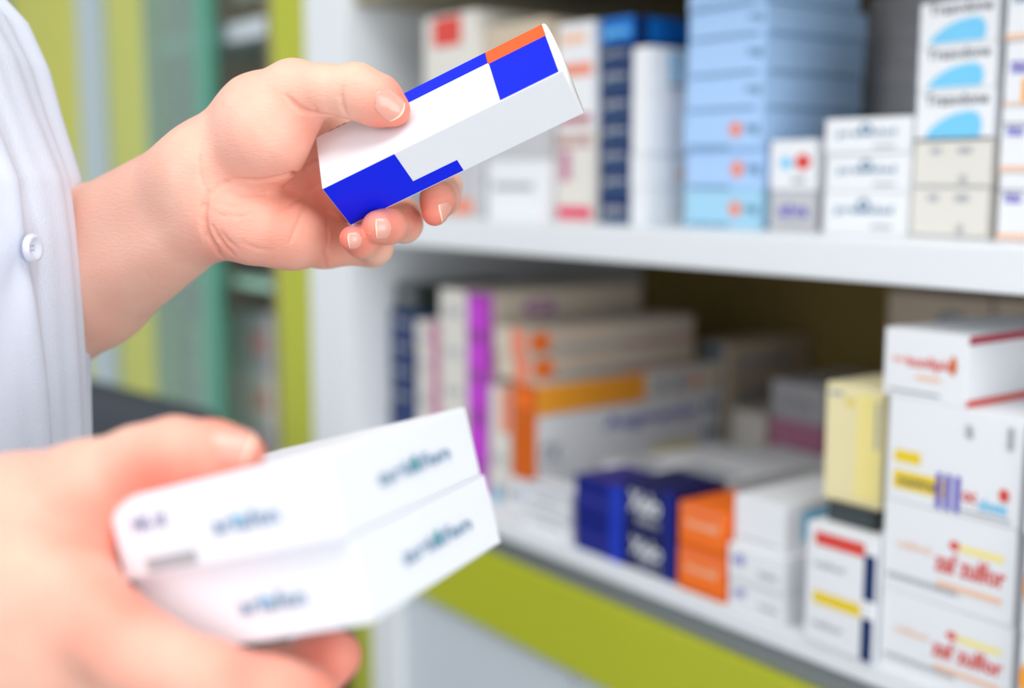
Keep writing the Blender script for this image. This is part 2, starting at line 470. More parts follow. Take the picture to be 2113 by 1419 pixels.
ora = [('F', .0, .0, 1.0, 1.0, DORANGE), ('S', .0, .08, .56, .98, AMBER), ('S', .62, .3, .78, .7, BINK, 'S 5'), ('S', .80, .35, .88, .65, SALMON, 'ellipse'), ('S', .9, .4, .97, .6, YELLOW, 'ellipse'), ('F', .2, .2, .8, .8, ORANGE, 'ellipse')]
pur = [('F', .0, .0, 1.0, 1.0, DORANGE), ('S', .34, .60, .86, .88, VIOLET, 'Augmentin'), ('S', .60, .08, .86, .26, PALEY), ('S', .90, .2, .98, .9, BINK, '::'), ('S', .02, .3, .12, .6, GINK, 'rx')]
stack(1056, 1106, 0.045, Z_LOW, [990, 858, 790], 0.265, [WHITE, WHITE, WARM], [[('F', .1, .3, .8, .6, BINK, 'co'), ('S', .0, .5, .08, .9, CYAN)], pur, ora],
      ['long white carton', 'long white carton with violet lettering', 'long carton with orange side panel'], 'in the orange pile', 'orange pile at the middle of the lower shelf', jit=0.0006)
zt = onb(1082, 790, 0.045)[1]
stack(1022, 1088, 0.047, zt, [730, 676], 0.235, BEIGE_SHADE, [pe], 'long pale carton with salmon end', 'on top of the orange pile', 'salmon ended cartons on the orange pile')
stack(1084, 1180, 0.012, Z_LOW, [1062, 1008], 0.030, WHITE, [('F', .15, .35, .8, .65, GINK, 'calm'), ('F', .0, .92, 1, 1.0, BINK)],
      'small white carton', 'left of the blue pair', 'small white cartons left of the blue pair')
stack(1186, 1286, 0.004, Z_LOW, [1068, 992], 0.062, BLUE, [('F', .05, .3, .75, .55, SLATEB, 'zentol'), ('F', .72, .0, 1.0, 1.0, RBLUE), ('F', .05, .85, .7, .9, DNAVY)],
      'royal blue carton', 'left of the navy pair with white lettering', 'royal blue pair')
stack(1290, 1394, 0.005, Z_LOW, [1102, 1002], 0.062, DNAVY, [('F', .10, .38, .72, .82, WHITE, 'Xelo'), ('F', .25, .14, .7, .34, GINK, 'film'), ('F', .80, .0, 1.0, 1.0, BLUE)],
      'dark navy carton with white lettering', 'between the royal blue and orange pairs', 'navy pair with white lettering')
stack(1400, 1494, 0.003, Z_LOW, [1140, 1046], 0.062, ORANGE, [('F', .02, .02, .98, .14, DORANGE), ('F', .15, .5, .85, .7, PEACH, 'tosel'), ('F', .02, .86, .98, .92, SALMON)],
      'bright orange carton', 'standing at the shelf edge', 'bright orange pair')
bl = [('F', .08, .45, .3, .75, VIOLET, 'di'), ('F', .55, .3, .9, .5, GINK, 'tabs'), ('S', .1, .1, .9, .9, WHITE), ('F', .0, .0, 1, .03, GINK)]
stack(1504, 1620, 0.004, Z_LOW, [1210, 1135], 0.075, WHITE, bl, 'low white carton with violet lettering', 'right of the orange pair', 'low white pair right of the orange')
zt = onb(1562, 1135, 0.004)[1]
stack(1514, 1618, 0.010, zt, [1030], 0.10, WHITE, [('S', .2, .2, .5, .8, SKYP, 'l'), ('F', .1, .1, .9, .14, GINK)], 'blank white carton on the low violet lettered pair')
sy = [('F', .12, .70, .82, .92, YELLOW), ('F', .84, .0, 1.0, .72, NAVY), ('F', .1, .3, .6, .42, GINK, 'valor')]
sr = [('F', .12, .66, .84, .88, RED), ('F', .84, .0, 1.0, .72, NAVY), ('F', .1, .3, .6, .42, GINK, 'valor')]
stack(1664, 1806, -0.001, Z_LOW, [1222, 1092], 0.08, WHITE, [sy, sr], ['white carton with yellow stripe', 'white carton with red stripe'],
      'left of the tall front stack', 'striped pair at the shelf front')
zt = onb(1735, 1092, -0.001)[1]
stack(1712, 1812, 0.012, zt, [1046], 0.07, BLACK, [('F', .05, .2, .9, .4, INK, 'oooooo'), ('F', .05, .6, .9, .7, INK)], 'dark green black carton above the red striped one')
zt = onb(1762, 1046, 0.012)[1]
stack(1704, 1822, 0.016, zt, [796], 0.07, CREAM, [('F', .55, .06, .97, .94, PALEY), ('F', .35, .82, .5, .9, YELLOW, 'o'), ('F', .06, .9, .3, .94, GINK), ('F', .88, .5, .94, .9, GINK, 'l')],
      'tall cream yellow carton standing above the dark one')
onc = [('F', .52, .62, .60, .72, RED, 'ellipse'), ('F', .60, .62, .92, .70, PALEY), ('F', .12, .50, .38, .58, PEACH, 'nifed'), ('F', .42, .36, .94, .58, RED, 'zaf zulfor'), ('F', .44, .2, .92, .26, PEACH), ('F', .05, .14, .6, .20, GINK, 'nnnnnnnnn')]
yel = [('F', .06, .38, .27, .50, YELLOW), ('F', .06, .12, .46, .30, YELLOW), ('F', .10, .16, .42, .26, INK, 'moiviren'), ('F', .40, .02, .58, .36, VIOLET, 'III'),
       ('F', .60, .14, .70, .24, RED, 'oc'), ('F', .72, .10, .92, .22, SKYP, 'uloses'), ('F', .86, .22, .93, .34, RED, 'ellipse'), ('F', .60, .74, .66, .86, GINK, 'a'), ('F', .90, .7, .94, .9, GINK, 'l'), ('F', .6, .05, .95, .07, GINK)]
stack(1820, 2096, 0.003, Z_LOW, [1253, 1057, 836], 0.105, WHITE, [onc, onc, yel], ['large white carton with red lettering', 'large white carton with red lettering', 'large white carton with yellow labels'],
      'in the tall front stack', 'tall front stack of large cartons', jit=0.0012)
zt = onb(1958, 836, 0.003)[1]
stack(1828, 2002, 0.004, zt, [684], 0.13, WHITE, [('F', .10, .52, .3, .62, SALMON, 'zol'), ('F', .30, .42, .84, .64, RED, 'sunlipid'), ('F', .80, .42, .88, .70, DORANGE, 'ellipse'), ('F', .4, .3, .7, .36, PEACH), ('F', .08, .08, .7, .12, GINK),
       ('S', .0, .88, 1, 1.0, MAROON), ('S', .0, .0, 1, .09, RED)], 'white carton with red side edges topping the tall front stack')
stack(2102, 2260, -0.004, Z_LOW, [1330, 1120, 900], 0.10, WHITE, [('F', .0, .3, .25, .7, AMBER, 'ellipse')], 'white carton with amber dot', 'cut by the right edge of the photo', 'amber dotted cartons at the right edge')

# ---- lower shelf, back row in shade
stack(1440, 1500, 0.316, Z_LOW, [840, 770, 705], 0.14, BEIGE, [('F', .2, .5, .8, .9, BINK), ('S', .1, .2, .8, .5, GINK)], 'dim beige carton with blue print', 'in the shaded back row', 'shaded beige cartons')
stack(1590, 1700, 0.30, Z_LOW, [870, 790], 0.12, [PINK, GREY], [('F', .2, .3, .8, .6, GINK, 'ma')], ['dim dusty pink carton', 'dim grey carton'], 'in the shaded back row', 'shaded pink and grey cartons')
stack(1510, 1580, 0.30, Z_LOW, [850], 0.06, WARM, [('F', .2, .3, .8, .5, GINK)], 'small pale carton standing in the shade before the back row')
stack(1822, 2030, 0.28, Z_LOW, [880, 760, 608], 0.12, BEIGE, [('F', .5, .5, .75, .8, BINK, 'G'), ('F', .1, .1, .9, .15, GINK)], 'wide beige carton', 'behind the tall front stack', 'wide beige cartons behind the front stack')
stack(2042, 2200, 0.28, Z_LOW, [880, 760, 622], 0.12, BEIGE, [('F', .3, .5, .75, .8, GINK, 'h')], 'beige carton', 'in the back row at the right edge', 'beige cartons at the right edge')
stack(1246, 1340, 0.072, Z_LOW, [968], 0.16, WHITE, [('T', .1, .1, .9, .3, GINK)], 'flat white carton lying behind the navy pair')
stack(1346, 1470, 0.072, Z_LOW, [985], 0.17, WHITE, [('T', .1, .1, .9, .3, GINK)], 'wide flat white carton lying behind the orange pair')

# ---- things in the display cabinet
def dstack(px0, px1, b, z0, hs, depth, body, prints, look, where, group):
    a0, a1 = ax(px1, b), ax(px0, b)
    z = z0
    for i, h in enumerate(hs):
        bd = body[i % len(body)]
        o = link(bpy.data.objects.new('medicine_carton', carton_mesh(a1 - a0, depth, h - .0005, bd, prints)))
        o.location = loc((a0 + a1) / 2, b + depth / 2, z + 0.0003); o.rotation_euler = (0, 0, RZ)
        tag(o, f'{look[i % len(look)]}, {ordinal(i, len(hs))} {where}', 'box', group); z += h


dstack(492, 560, 0.06, 0.949, [.09, .08, .09], 0.08, [GREY, WARM, GREY], [('F', .3, .3, .8, .7, SALMON, 'oo')],
       ['pale grey carton'], 'inside the display cabinet behind the green post', 'pale cartons inside the display cabinet')
dstack(485, 545, 0.12, 1.262, [.07, .06], 0.1, [mat('dim plum carton', (120, 80, 96), .5), BLACK], [('F', .2, .3, .8, .6, GINK, 'a')],
       ['dark plum carton', 'black carton'], 'on the glass shelf of the display cabinet', 'dark cartons on the glass shelf')
PGREEN = mat('pale green carton', (206, 228, 212), 0.5)
dstack(350, 430, 0.06, 0.949, [.075, .075, .075], 0.10, [PGREEN, WARM, PGREEN], [('F', .2, .3, .8, .6, GINK, 'abo')],
       ['pale green tinted carton'], 'behind the green glass door', 'cartons behind the green glass door')
dstack(500, 562, 0.10, 1.61, [.05, .04], 0.12, [mat('brown carton', (150, 126, 106), .5), WARM], [('F', .2, .3, .8, .6, GINK, 'tea')],
       ['brown carton', 'pale carton'], 'on the top shelf of the display cabinet', 'cartons on the display cabinet top shelf')
# ------------------------------------------------------------------ held blue and white carton
def rotvec(r):
    r = np.array(r, float); a = np.linalg.norm(r); k = r / a
    K = np.array([[0, -k[2], k[1]], [k[2], 0, -k[0]], [-k[1], k[0], 0]])
    return np.eye(3) + math.sin(a) * K + (1 - math.cos(a)) * K @ K


R1 = rotvec([3.73030809, 0.06262824, 0.92960712]); O1 = np.array([-0.09325643, 0.57976214, 1.41899782])
L1, W1, H1 = 0.122, 0.0383, 0.0261
U_BLUE = mat('ultramarine print', (0, 30, 235), 0.35, spec=0.25, noise=0.01)
U_ORANGE = mat('orange red print', (255, 92, 40), 0.35, noise=0.01)
GLOSSY = mat('glossy white card', (240, 241, 246), 0.28, noise=0.008, coat=0.2)


def world_matrix(R, O):
    M = Matrix.Identity(4)
    for i in range(3):
        for j in range(3): M[i][j] = R[i, j]
        M[i][3] = O[i]
    return M


def held_carton():
    # local: x long, y from the top edge to the ridge, z from the ridge face backwards
    bm = bmesh.new()
    add_box(bm, 0.0006, L1 - 0.0016, 0, W1, 0, H1, 0, 0.0005)
    e = 0.00012
    def q(pts, mi):
        bm.faces.new([bm.verts.new(p) for p in pts]).material_index = mi
    def A(x0, x1, y0, y1, mi): q([(x0, y0, -e), (x0, y1, -e), (x1, y1, -e), (x1, y0, -e)], mi)
    def B(x0, x1, z0, z1, mi): q([(x0, W1 + e, z0), (x0, W1 + e, z1), (x1, W1 + e, z1), (x1, W1 + e, z0)], mi)
    xs = 0.0905                                       # where the blue block starts near the far end
    A(0.043, xs - .0002, 0.0003, 0.0085, 1)           # blue strip along the top edge
    A(xs - .0005, L1 - 0.003, 0.0003, 0.0095, 2)      # orange strip
    A(xs, L1 - 0.0032, 0.0095, W1 - 0.0004, 1)        # blue block
    B(0.0009, 0.0375, 0.0004, H1 - 0.0006, 1)         # blue block at the near end
    B(0.0375, 0.0600, H1 - 0.0075, H1 - 0.0006, 1)    # its step along the lower edge
    # tiny bar marks on the upper side
    for i in range(9):
        x = 0.0075 + i * 0.0011
        q([(x, -e, 0.001), (x + 0.0006, -e, 0.001), (x + 0.0006, -e, 0.004), (x, -e, 0.004)], 3 if i % 3 else 2)
        q([(x, 0.0002, -e), (x, 0.0009, -e), (x + 0.0006, 0.0009, -e), (x + 0.0006, 0.0002, -e)], 3 if i % 3 else 2)
    o = obj('medicine_carton', bm, [GLOSSY, U_BLUE, U_ORANGE, mat('black ink', (30, 32, 40), .5)])
    o.matrix_world = world_matrix(R1, O1)
    tag(o, 'blue, orange and white carton held up between thumb and fingers', 'box')
    # end flap, bulging slightly out of the far end, with its tucked edge
    bm = bmesh.new()
    n = 12; top = []
    for i in range(n + 1):
        t = i / n; y = 0.0004 + (W1 - 0.0008) * t; bx = L1 - 0.0017; x = bx + 0.0004 + 0.0014 * math.sin(math.pi * t) ** 0.8
        top.append([bm.verts.new(c) for c in ((bx, y, 0.0007), (x, y, 0.0007), (x - .0002, y, H1 * .4), (bx + .0006, y, H1 - 0.0006), (bx, y, H1 - 0.0006))])
    for r0, r1 in zip(top, top[1:]):
        for k in range(5): bm.faces.new((r0[k], r0[(k + 1) % 5], r1[(k + 1) % 5], r1[k]))
    bm.faces.new(top[0]); bm.faces.new(top[-1])
    bmesh.ops.recalc_face_normals(bm, faces=bm.faces)
    f = obj('end_flap', bm, mat('white card flap', (240, 240, 236), 0.5), o, smooth=True)
    return o


held_carton()

# ------------------------------------------------------------------ two white cartons in the near hand
R2 = rotvec([1.0977, .5173, -4.9034]); O2 = np.array([-.0437, .3457, 1.2676])
SLATE = mat('pale slate print', (140, 165, 190), .5)
X2, Y2, HZ = 0.1052, 0.0835, 0.0268
SOFTW = mat('satin white card', (240, 242, 250), 0.4, noise=0.006)
for i in range(2):
    me = carton_mesh(Y2, X2, HZ - 0.0001, SOFTW, [
        ('L', .1, .2, .2, .3, SOFTW),
        ('F', .10, .55, .26, .74, mat('grey blue print', (120, 130, 170), .5), 'HK-10') if i else ('F', .04, .1, .08, .14, SOFTW),
        ('F', .12, .06, .36, .22, GINK) if i else ('F', .04, .16, .08, .2, SOFTW),
        ('F', .46, .34, .76, .56, SLATE, 'ariafen'), ('F', .57, .42, .60, .52, SKYP, 'ellipse'),
        ('S', .26, .40, .78, .60, SLATE, 'ariafen'), ('S', .49, .42, .53, .62, TEALP, 'ellipse'),
    ], bevel=0.0009)
    c = bpy.data.objects.new('medicine_carton', me); link(c)
    off = np.array([X2 / 2 + (0.0005 if i else 0.004), Y2 / 2, (HZ + 0.0001) * i])
    c.matrix_world = world_matrix(R2, O2 + R2 @ off)
    tag(c, ['white carton held in the near hand, lower of two', 'white carton under the near thumb, upper of two'][i], 'box', 'white cartons in the near hand')

# ------------------------------------------------------------------ the person: implicit surfaces for body and hands
def smin(a, b, k):
    h = np.clip(0.5 + 0.5 * (b - a) / k, 0, 1)
    return b * (1 - h) + a * h - k * h * (1 - h)


def cone_d(X, p0, p1, r0, r1):
    ab = (p1 - p0).astype(np.float32); pa = X - p0.astype(np.float32)
    t = np.clip(pa @ ab / np.float32(ab @ ab + 1e-12), 0, 1)
    return np.linalg.norm(pa - t[:, None] * ab, axis=1) - (r0 + (r1 - r0) * t).astype(np.float32)


def chain(*pts, k=0.006):
    """pts: (px, py, depth, radius) joints -> list of cones"""
    q = [(P(a, b, d), r) for a, b, d, r in pts]
    return [(q[i][0], q[i + 1][0], q[i][1], q[i + 1][1], k) for i in range(len(q) - 1)]


def chain_d(X, ch):
    d = None
    for p0, p1, r0, r1, k in ch:
        e = cone_d(X, p0, p1, r0, r1)
        d = e if d is None else smin(d, e, k)
    return d


# --- left arm: palm towards the camera
LA = chain((-120, 765, .70, .042), (190, 562, .632, .0385), k=.01)
L_FORE = [*chain((-120, 700, .70, .036), (190, 500, .630, .0280), (400, 352, .578, .0178), k=.009),
          *chain((-120, 800, .70, .036), (190, 594, .632, .0300), (447, 440, .580, .0176), k=.009)]
L_PALM = [
    *chain((402, 362, .578, .0170), (520, 330, .586, .0165), (695, 275, .616, .0108), k=.010),
    *chain((425, 400, .580, .0165), (560, 385, .598, .0140), (704, 335, .620, .0105), k=.010),
    *chain((447, 438, .580, .0160), (560, 435, .594, .0145), (696, 408, .617, .0105), k=.010),
    *chain((470, 455, .576, .0150), (525, 468, .573, .0162), (600, 488, .583, .0142), (668, 501, .603, .0122), k=.009),
    *chain((445, 298, .580, .0150), (530, 232, .572, .0158), (606, 187, .560, .0134), k=.012),
    *chain((478, 322, .572, .0130), (548, 284, .5615, .0182), (604, 228, .561, .0122), k=.013),
    *chain((606, 225, .575, .011), (680, 262, .604, .0095), k=.012),
]
L_THUMB = chain((606, 187, .560, .0132), (668, 186, .552, .0113), (735, 188, .548, .0121), (782, 209, .5465, .0113), (815, 228, .5455, .0070), k=.004)
L_INDEX = chain((695, 270, .614, .0108), (880, 232, .607, .0093), (990, 200, .605, .0080), (1040, 185, .604, .0065), k=.004)
L_MIDDLE = chain((704, 335, .616, .0105), (870, 325, .622, .0092), (915, 385, .606, .0088), (912, 408, .588, .0084), (903, 412, .5745, .0078), (897, 440, .5715, .0060), k=.004)
L_RING = chain((696, 412, .614, .0105), (832, 448, .612, .0090), (834, 462, .588, .0084), (800, 466, .5665, .0080), (781, 468, .5590, .0078), k=.004)
L_PINKY = chain((668, 501, .603, .0116), (768, 512, .604, .0088), (775, 510, .584, .0078), (745, 498, .5660, .0070), (726, 492, .5560, .0058), k=.004)
# --- right arm: back of the hand towards the camera
R_FORE = [*chain((-1500, 1760, .47, .040), (-150, 1230, .405, .027), k=.012), *chain((-1500, 1850, .47, .038), (-150, 1370, .405, .026), k=.012)]
R_PALM = [
    *chain((-150, 1230, .405, .025), (30, 1190, .392, .0200), (130, 1225, .386, .0175), k=.014),
    *chain((-150, 1310, .400, .024), (110, 1330, .385, .0185), k=.014),
    *chain((-150, 1370, .405, .024), (80, 1430, .392, .0175), k=.014),
    *chain((-150, 1420, .410, .022), (60, 1520, .405, .016), k=.014),
    *chain((-140, 1170, .415, .024), (30, 1080, .410, .0205), (175, 1012, .404, .0160), k=.014),
    *chain((20, 1130, .405, .022), (150, 1120, .404, .0105), (178, 1110, .404, .0075), k=.014),
    *chain((100, 1200, .425, .016), (110, 1300, .425, .016), k=.014),
]
R_THUMB = chain((175, 1012, .404, .0155), (290, 962, .400, .0128), (362, 940, .398, .0120), (440, 938, .394, .0104), (492, 938, .391, .0085), k=.005)
R_INDEX = chain((130, 1235, .384, .0170), (290, 1352, .370, .0128), (430, 1408, .366, .0118), (560, 1432, .374, .0104), (640, 1425, .384, .0088), k=.005)
R_MIDDLE = chain((110, 1330, .392, .0165), (380, 1425, .415, .0125), (560, 1405, .418, .0112), (660, 1368, .412, .0098), (694, 1352, .409, .0085), k=.005)
R_RING = chain((80, 1430, .395, .016), (330, 1500, .425, .012), (500, 1480, .435, .010), (600, 1440, .435, .0085), k=.005)
R_PINKY = chain((60, 1520, .405, .015), (260, 1600, .435, .011), (400, 1590, .44, .009), (480, 1560, .44, .0075), k=.005)


def cap3(p0, p1, r0, r1, k=0.03):
    return (np.array(p0, float), np.array(p1, float), r0, r1, k)


SH_L, EL_L = (-.37, .70, 1.46), P(-120, 750, .70)
SH_R, EL_R = (-.37, .42, 1.46), P(-1500, 1800, .47)
TORSO = [cap3((-.345, .56, 1.05), (-.335, .56, 1.34), .085, .088), cap3((-.345, .50, 1.05), (-.335, .51, 1.36), .08, .08), cap3((-.345, .61, 1.05), (-.335, .60, 1.36), .08, .08),
         cap3(SH_L, SH_R, .05, .05), cap3((-.37, .56, 1.44), (-.36, .56, 1.58), .06, .052)]
UP_L = [cap3(SH_L, EL_L, .046, .040)]
UP_R = [cap3(SH_R, EL_R, .046, .040)]


def hand_d(X, fore, palm, thumb, fingers, ks=.005):
    d = smin(chain_d(X, palm), chain_d(X, fore), .014)
    d = smin(d, chain_d(X, thumb), .006)
    g = None
    for f in fingers:
        e = chain_d(X, f)
        g = e if g is None else smin(g, e, .0012)
    return smin(d, g, ks)


def on_surface(px, py, fn, d0=.45, d1=.70):
    """where the camera ray through a picture point first meets the surface fn"""
    ts = np.linspace(d0, d1, 1500); X = np.array([P(px, py, t) for t in ts], np.float32)
    v = fn(X); i = np.argmax(v < 0)
    return P(px, py, ts[i]) if v[i] < 0 else None


base_L = lambda X: hand_d(X, L_FORE, L_PALM, L_THUMB, [L_INDEX, L_MIDDLE, L_RING, L_PINKY])
CREASE_PX = [   # (points, radius): palm and joint creases of the box-holding hand
    ([(656, 334), (632, 346), (600, 358), (560, 369), (520, 373), (486, 370)], .0013),
    ([(486, 372), (465, 376), (450, 386), (436, 402)], .0008),
    ([(428, 396), (421, 425), (420, 455), (428, 485), (446, 512), (458, 532)], .0017),
    ([(438, 466), (452, 492), (470, 515), (482, 526)], .0012),
    ([(456, 478), (472, 498), (492, 514)], .0009),
    ([(412, 440), (416, 470), (426, 505)], .0007),
    ([(414, 300), (409, 330), (412, 360), (422, 390)], .0006),
    ([(676, 430), (676, 470), (673, 515), (671, 553)], .0012),
    ([(660, 378), (632, 400), (600, 420), (575, 440)], .0007),
    ([(640, 400), (622, 440), (610, 470), (598, 500)], .0006),
    ([(706, 180), (704, 200), (708, 222), (716, 238)], .0010),
    ([(590, 196), (604, 212), (622, 226), (650, 235), (690, 239)], .0012),
    ([(648, 215), (652, 228), (654, 236)], .0006),
    ([(436, 436), (462, 446), (492, 448), (520, 440)], .0005),
    ([(470, 395), (500, 402), (540, 400), (580, 388)], .0005),
    ([(452, 420), (480, 424), (505, 420)], .0004),
    ([(300, 560), (335, 600), (380, 620)], .0004),
    ([(500, 500), (530, 512), (560, 516)], .0004),
    ([(735, 140), (729, 148), (727, 156)], .0005), ([(746, 143), (741, 150), (738, 158)], .0004),
]
CREASES = []
for pts, r in CREASE_PX:
    q = [on_surface(a, b, base_L) for a, b in pts]
    q = [x for x in q if x is not None]
    for i in range(len(q) - 1):
        e0 = 0.55 if i == 0 else 1.0; e1 = 0.55 if i == len(q) - 2 else 1.0
        CREASES.append((q[i], q[i + 1], r * e0, r * e1))


def left_d(X):
    d = base_L(X)
    near = d < .006
    if near.any():
        Y = X[near]; dd = d[near]
        for p0, p1, r0, r1 in CREASES:
            c = cone_d(Y, p0, p1, r0, r1)
            dd = -smin(-dd, c + .0002, .0014)
        d[near] = dd
    return smin(d, chain_d(X, UP_L), .02)


def right_d(X):
    return smin(hand_d(X, R_FORE, R_PALM, R_THUMB, [R_INDEX, R_MIDDLE, R_RING, R_PINKY]), chain_d(X, UP_R), .02)


def body_d(X):
    X = X.astype(np.float32)
    return np.minimum(smin(chain_d(X, TORSO), left_d(X), .004), right_d_t(X))


def right_d_t(X):
    return smin(chain_d(X, TORSO), right_d(X), .004)


def axis(fine0, fine1, lo, hi, hf, hc):
    a = list(np.arange(fine0, fine1, hf))
    x = fine0; s = hf; left = []
    while x > lo: s = min(s * 1.15, hc); x -= s; left.append(x)
    x = a[-1]; s = hf; right = []
    while x < hi: s = min(s * 1.15, hc); x += s; right.append(x)
    return np.array(left[::-1] + a + right, np.float32)


def surface_nets(fn, AX, AY, AZ, B=8):
    AX, AY, AZ = [np.concatenate([a, a[-1] + (a[-1] - a[-2]) * np.arange(1, B - (len(a) - 1) % B + 1)]) if (len(a) - 1) % B else a for a in (AX, AY, AZ)]
    n = [(len(a) - 1) // B for a in (AX, AY, AZ)]
    # blocks near the surface
    cs = [0.5 * (a[:-1:B][:m] + a[B::B][:m]) for a, m in zip((AX, AY, AZ), n)]
    hs = [0.5 * (a[B::B][:m] - a[:-1:B][:m]) for a, m in zip((AX, AY, AZ), n)]
    I, J, K = np.meshgrid(*[np.arange(m) for m in n], indexing='ij')
    I, J, K = I.ravel(), J.ravel(), K.ravel()
    c = np.stack([cs[0][I], cs[1][J], cs[2][K]], 1).astype(np.float32)
    rad = np.sqrt(hs[0][I] ** 2 + hs[1][J] ** 2 + hs[2][K] ** 2)
    v = np.concatenate([fn(c[s:s + 400000]) for s in range(0, len(c), 400000)])
    keep = np.abs(v) < rad * 1.15 + .004
    I, J, K = I[keep], J[keep], K[keep]
    ar = np.arange(B + 1)
    NX, NY, NZ = len(AX), len(AY), len(AZ)
    cells, cpos, edges = [], [], []
    step = 600
    for s in range(0, len(I), step):
        i0, j0, k0 = I[s:s + step] * B, J[s:s + step] * B, K[s:s + step] * B
        gi = i0[:, None] + ar; gj = j0[:, None] + ar; gk = k0[:, None] + ar
        m = len(i0); S = (m, B + 1, B + 1, B + 1)
        X = np.stack([np.broadcast_to(AX[gi][:, :, None, None], S), np.broadcast_to(AY[gj][:, None, :, None], S), np.broadcast_to(AZ[gk][:, None, None, :], S)], -1).reshape(-1, 3)
        F = fn(X).reshape(S); neg = F < 0
        cnt = np.zeros((m, B, B, B), int)
        for a in (0, 1):
            for b in (0, 1):
                for cc in (0, 1): cnt += neg[:, a:a + B, b:b + B, cc:cc + B]
        w = np.argwhere((cnt > 0) & (cnt < 8))
        if not len(w): continue
        q, a, b, cc = w.T
        ci, cj, ck = i0[q] + a, j0[q] + b, k0[q] + cc
        cells.append((ci.astype(np.int64) * NY + cj) * NZ + ck)
        # vertex = mean of edge crossings
        acc = np.zeros((len(w), 3)); num = np.zeros(len(w))
        for axn in range(3):
            for u in (0, 1):
                for t in (0, 1):
                    o0 = [0, 0, 0]; o1 = [0, 0, 0]
                    oth = [x for x in range(3) if x != axn]
                    o0[oth[0]] = o1[oth[0]] = u; o0[oth[1]] = o1[oth[1]] = t; o1[axn] = 1
                    f0 = F[q, a + o0[0], b + o0[1], cc + o0[2]]; f1 = F[q, a + o1[0], b + o1[1], cc + o1[2]]
                    cr = (f0 < 0) != (f1 < 0)
                    tt = np.where(cr, f0 / np.where(cr, f0 - f1, 1), 0)
                    p0 = np.stack([AX[ci + o0[0]], AY[cj + o0[1]], AZ[ck + o0[2]]], 1); p1 = np.stack([AX[ci + o1[0]], AY[cj + o1[1]], AZ[ck + o1[2]]], 1)
                    acc += np.where(cr[:, None], p0 + (p1 - p0) * tt[:, None], 0); num += cr
        cpos.append(acc / num[:, None])
        for axn in range(3):
            sl0 = [slice(None), slice(0, B), slice(0, B), slice(0, B)]; sl1 = list(sl0); sl1[axn + 1] = slice(1, B + 1)
            n0 = neg[tuple(sl0)]; n1 = neg[tuple(sl1)]
            w = np.argwhere(n0 != n1); q, a, b, cc = w.T
            edges.append((axn, i0[q] + a, j0[q] + b, k0[q] + cc, n0[q, a, b, cc]))
    cid = np.concatenate(cells); V = np.concatenate(cpos)
    o = np.argsort(cid); cid = cid[o]; V = V[o]
    quads = []
    for axn, i, j, k, sgn in edges:
        oth = [x for x in range(3) if x != axn]
        idx = []
        for du, dv in ((-1, -1), (0, -1), (0, 0), (-1, 0)):
            g = [i.copy(), j.copy(), k.copy()]; g[oth[0]] += du; g[oth[1]] += dv
            key = (g[0].astype(np.int64) * NY + g[1]) * NZ + g[2]
            p = np.clip(np.searchsorted(cid, key), 0, len(cid) - 1)
            idx.append(np.where(cid[p] == key, p, -1))
        Q = np.stack(idx, 1); ok = (Q >= 0).all(1); Q = Q[ok]; sg = sgn[ok]
        if axn == 1: sg = ~sg
        Q = np.where(sg[:, None], Q, Q[:, ::-1]); quads.append(Q)
    return V, np.concatenate(quads)


def gradient(fn, X, e=.0004):
    g = np.zeros_like(X)
    for a in range(3):
        d = np.zeros(3, np.float32); d[a] = e
        g[:, a] = (fn(X + d) - fn(X - d)) / (2 * e)
    return g / np.maximum(np.linalg.norm(g, axis=1, keepdims=True), 1e-6)


HF = 0.0009
AX_ = axis(-.222, -.002, -.50, .01, HF, .008)
AY_ = axis(.335, .640, .30, .80, HF, .008)
AZ_ = axis(1.205, 1.480, 0.93, 1.66, HF, .008)
BV, BQ = surface_nets(body_d, AX_, AY_, AZ_)
body_me = bpy.data.meshes.new('body')
body_me.vertices.add(len(BV)); body_me.vertices.foreach_set('co', BV.astype(np.float32).ravel())
body_me.loops.add(len(BQ) * 4); body_me.loops.foreach_set('vertex_index', BQ.astype(np.int32).ravel())
body_me.polygons.add(len(BQ)); body_me.polygons.foreach_set('loop_start', np.arange(0, len(BQ) * 4, 4, dtype=np.int32))
body_me.update(); body_me.validate()
body_me.polygons.foreach_set('use_smooth', [True] * len(body_me.polygons))
print('body verts', len(BV))

# skin tone: rosier at fingertips, thumb root and the heel of the palm (its own colour, not light)
rosy = np.zeros(len(BV))
def blob(p, r, s):
    global rosy
    d2 = ((BV - p) ** 2).sum(1); rosy = np.maximum(rosy, s * np.exp(-d2 / (2 * r * r)))
for ch in (L_MIDDLE, L_RING, L_PINKY, L_THUMB, R_THUMB, R_INDEX, R_MIDDLE):
    blob(ch[-1][1], .010, 1.0)
blob(P(790, 258, .545), .008, .8)
for a, b, d, r, s in ((620, 250, .56, .010, .7), (560, 330, .565, .014, .6), (470, 480, .57, .012, .6), (560, 470, .575, .018, .55), (640, 500, .59, .014, .6), (600, 400, .58, .016, .5),
                      (660, 400, .6, .016, .7), (200, 1130, .40, .016, .9), (260, 1230, .37, .016, .6), (560, 1340, .36, .02, .6), (430, 985, .39, .012, .7), (330, 1000, .39, .012, .8)):
    blob(P(a, b, d), r, s)
at = body_me.attributes.new('rosy', 'FLOAT', 'POINT'); at.data.foreach_set('value', rosy.astype(np.float32))


